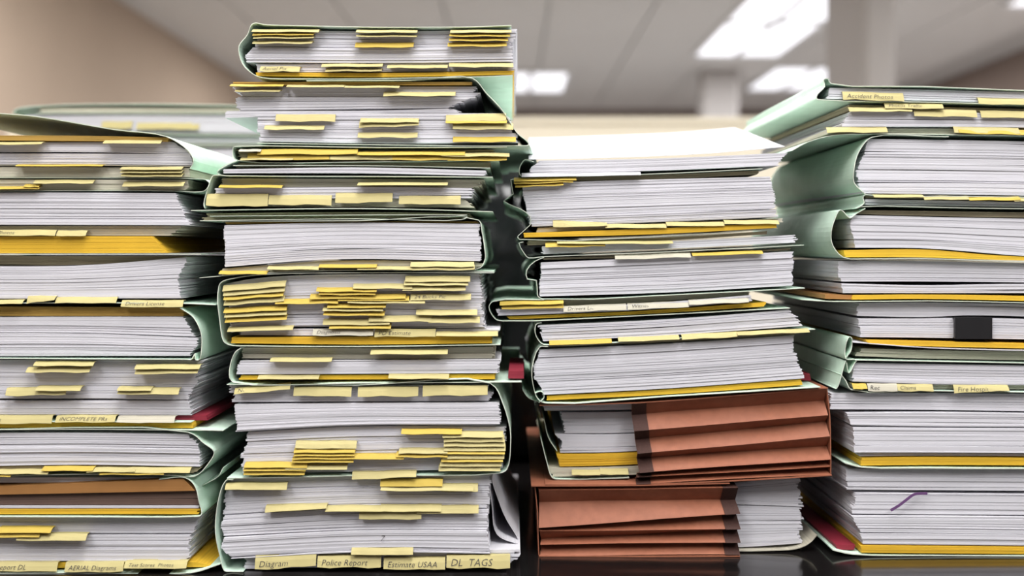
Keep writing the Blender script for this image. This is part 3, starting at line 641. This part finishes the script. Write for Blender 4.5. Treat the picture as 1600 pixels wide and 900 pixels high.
f.cover([(1334, 562), (1450, 564), (1600, 567), (R4, 570)], t=1.2, n=2, name='divider')
f.block([(1336, 567), (1450, 569), (R4, 574)], [(1330, 596), (1450, 600), (R4, 602)], 'white', yo=0, pitch=1.8)
f.block([(1334, 600), (1450, 602), (R4, 604)], [(1334, 606), (1450, 608), (R4, 610)], 'cream', yo=.006)
f.tabs([(1354, 1400, 599, 8, 'cream', {'text': 'Rec'}), (1400, 1456, 600, 7, 'tab', {'text': 'Claims'}), (1488, 1573, 601, 12, 'tab', {'h2': 8, 'text': 'Fire Hospital'}), (1330, 1352, 599, 5, 'gold')])
f = File('case_file', 'bright white file with a yellow card foot beside the upper brown pocket', Y4, (1500, 731))
f.block([(1300, 615), (1450, 615), (R4, 617)], [(1298, 640), (1450, 641), (R4, 645)], 'white', yo=.004, pitch=1.8)
f.block([(1322, 645), (1450, 644), (R4, 648)], [(1330, 664), (1450, 666), (R4, 667)], 'white', yo=-.001, pitch=2)
f.block([(1331, 667), (1450, 668), (R4, 669)], [(1334, 706), (1450, 706), (R4, 708)], 'white', yo=-.002, pitch=2)
f.block([(1345, 708), (1450, 708), (R4, 711)], [(1345, 713), (1450, 712), (R4, 714)], 'white', yo=.001, pitch=1.6)
f.block([(1345, 715), (1450, 714), (R4, 717)], [(1344, 727), (1450, 726), (R4, 728)], 'yellow', yo=-.001, pitch=4)
f.cover([(1318, 722), (1345, 729), (1450, 730), (1600, 731), (R4, 731)], n=3, t=2.2)
f = File('case_file', 'bottom file of the stack with a purple ribbon hanging out', Y4, (1500, 868))
f.block([(1322, 734), (1450, 734), (R4, 735)], [(1326, 766), (1450, 767), (R4, 769)], 'white', yo=.003, pitch=1.9)
f.block([(1338, 771), (1450, 772), (R4, 774)], [(1330, 803), (1450, 804), (R4, 806)], 'white', yo=.001, pitch=1.9, left=[(0, 0), (.3, 2), (1, 0)])
f.block([(1330, 806), (1450, 806), (R4, 809)], [(1342, 831), (1450, 832), (R4, 836)], 'white', yo=-.001, pitch=2.1)
f.block([(1342, 833), (1450, 833), (R4, 837)], [(1346, 849), (1450, 850), (R4, 853)], 'white', yo=-.002, pitch=2.4)
f.block([(1343, 851), (1450, 852), (R4, 855)], [(1344, 862), (1450, 863), (R4, 865)], 'yellow', yo=-.003, pitch=4)
f.block([(1310, 853), (1340, 853)], [(1312, 861), (1340, 861)], 'red', yo=.006, pitch=4, name='red_card')
f.cover([(1300, 858), (1330, 864), (1450, 866.5), (1600, 867), (R4, 867.3)], n=3, t=2.2)
def ribbon(f, pts, wd):
    p = spline(pts, 4); v = []; q = []
    for i, (x, y) in enumerate(p):
        a = p[max(i - 1, 0)]; b = p[min(i + 1, len(p) - 1)]; l = math.dist(a, b) or 1; nx_, ny_ = -(b[1] - a[1]) / l, (b[0] - a[0]) / l
        for sg in (-.5, .5):
            for yo in (-.0055, -.005):
                v.append(f.P(x + nx_ * wd * sg, y + ny_ * wd * sg, yo))
    for i in range(len(p) - 1):
        a = i * 4; b = a + 4
        q += [(a, b, b + 2, a + 2), (a + 1, a + 3, b + 3, b + 1), (a, a + 1, b + 1, b), (a + 2, b + 2, b + 3, a + 3)]
    q += [(0, 2, 3, 1), (len(v) - 4, len(v) - 3, len(v) - 1, len(v) - 2)]
    return mesh_obj('ribbon', v, q, 'purple', f.root, f.loc)
ribbon(f, [(1445, 768.5), (1425, 770), (1412, 779), (1400, 788), (1388, 795)], 4)

# ------------------------------------------------------------------ behind: a second row
YK = 0.42
f = File('case_file', 'blurred pale green file on top of the stack behind the edge stack', YK, (230, 225), depth=.26)
f.cover([(430, 166), (300, 164), (200, 163), (60, 166), (25, 172), (22, 178)], n=3, t=2)
f.block([(60, 168), (430, 168)], [(62, 175), (430, 175)], 'cream', yo=.001, pitch=3)
f.cover([(430, 178), (200, 177), (60, 177)], n=3, t=2, name='divider')
f.block([(40, 180), (430, 180)], [(45, 205), (430, 208)], 'white')
f.cover([(40, 207), (200, 209), (430, 212)], n=3, t=2, name='divider')
f.block([(60, 212), (430, 213)], [(60, 222), (430, 222)], 'white', yo=.003)
f.cover([(30, 224), (200, 225), (430, 225)], n=3, t=2)
f.tabs([(160, 208, 190, 8), (215, 300, 192, 10), (300, 312, 194, 6)])
yb = 390 + ZC * FPX / (D + YK)
bands = [(228, 350), (350, 480), (480, 600), (600, yb)]
for (a, b), lab in zip(bands, ['second', 'third', 'fourth', 'lowest']):
    f = File('case_file', lab + ' file from the top in the stack hidden behind the edge stack', YK, (230, b), depth=.26)
    f.cover([(430, a + 2), (60, a + 2), (44, a + 8), (44, b - 8), (60, b - 1.2), (430, b - 1.2)], n=3, t=2)
    f.block([(60, a + 5), (425, a + 5)], [(60, b - 4), (425, b - 4)], 'white', pitch=3)

# a knotted black plastic sack standing behind the gap
def sack(x0, x1, y0, y1, zt):
    R = random.Random(5); NA, NZ = 72, 30
    cx, cy_, rx, ry = (x0 + x1) / 2, (y0 + y1) / 2, (x1 - x0) / 2, (y1 - y0) / 2
    from mathutils import noise as nz
    r = tag(empty('plastic_sack', (cx, cy_, 0)), 'shiny black plastic sack seen in the gap behind the stacks', 'sack')
    v, q = [], []
    prof = [(0.0, .86), (.02, .98), (.3, 1.0), (.6, .96), (.8, .84), (.92, .55), (.97, .26), (1.0, .16)]
    for k in range(NZ + 1):
        t = k / NZ
        for a, b in zip(prof, prof[1:]):
            if t <= b[0] + 1e-9: w_ = a[1] + (b[1] - a[1]) * (t - a[0]) / (b[0] - a[0]); break
        for i in range(NA):
            an = 2 * math.pi * i / NA; c, s_ = math.cos(an), math.sin(an)
            sup = (abs(c) ** 4 + abs(s_) ** 4) ** -.25
            wr = 0 if k == 0 else .05 * nz.noise(Vector((c * 4, s_ * 4, t * 7))) + .06 * abs(nz.noise(Vector((c * 9, s_ * 9, t * 5 + 4)))) * (.4 + t)
            rr = w_ * sup * (1 + wr)
            v.append((cx + rx * rr * c, cy_ + ry * rr * s_, zt * t))
    for k in range(NZ):
        for i in range(NA):
            a = k * NA + i; b = k * NA + (i + 1) % NA; q.append((a, b, b + NA, a + NA))
    q.append(tuple(range(NA - 1, -1, -1)))
    o = mesh_obj('sack_body', v, q, 'bag', r, (cx, cy_, 0))
    for p in o.data.polygons: p.use_smooth = True
    v, q = [], []
    for k, (t, w_) in enumerate(((0, .16), (.012, .09), (.022, .10), (.04, .2), (.05, .22))):
        for i in range(36):
            an = 2 * math.pi * i / 36; rr = w_ * (1 + .25 * math.sin(i * 2.6) * (k > 1))
            v.append((cx + rx * rr * math.cos(an), cy_ + ry * rr * math.sin(an), zt - .001 + t * .6))
    for k in range(4):
        for i in range(36):
            a = k * 36 + i; b = k * 36 + (i + 1) % 36; q.append((a, b, b + 36, a + 36))
    q.append(tuple(range(144, 180)))
    mesh_obj('tied_neck', v, q, 'bag', r, (cx, cy_, 0))
sack(-.21, .09, .40, .66, .385)
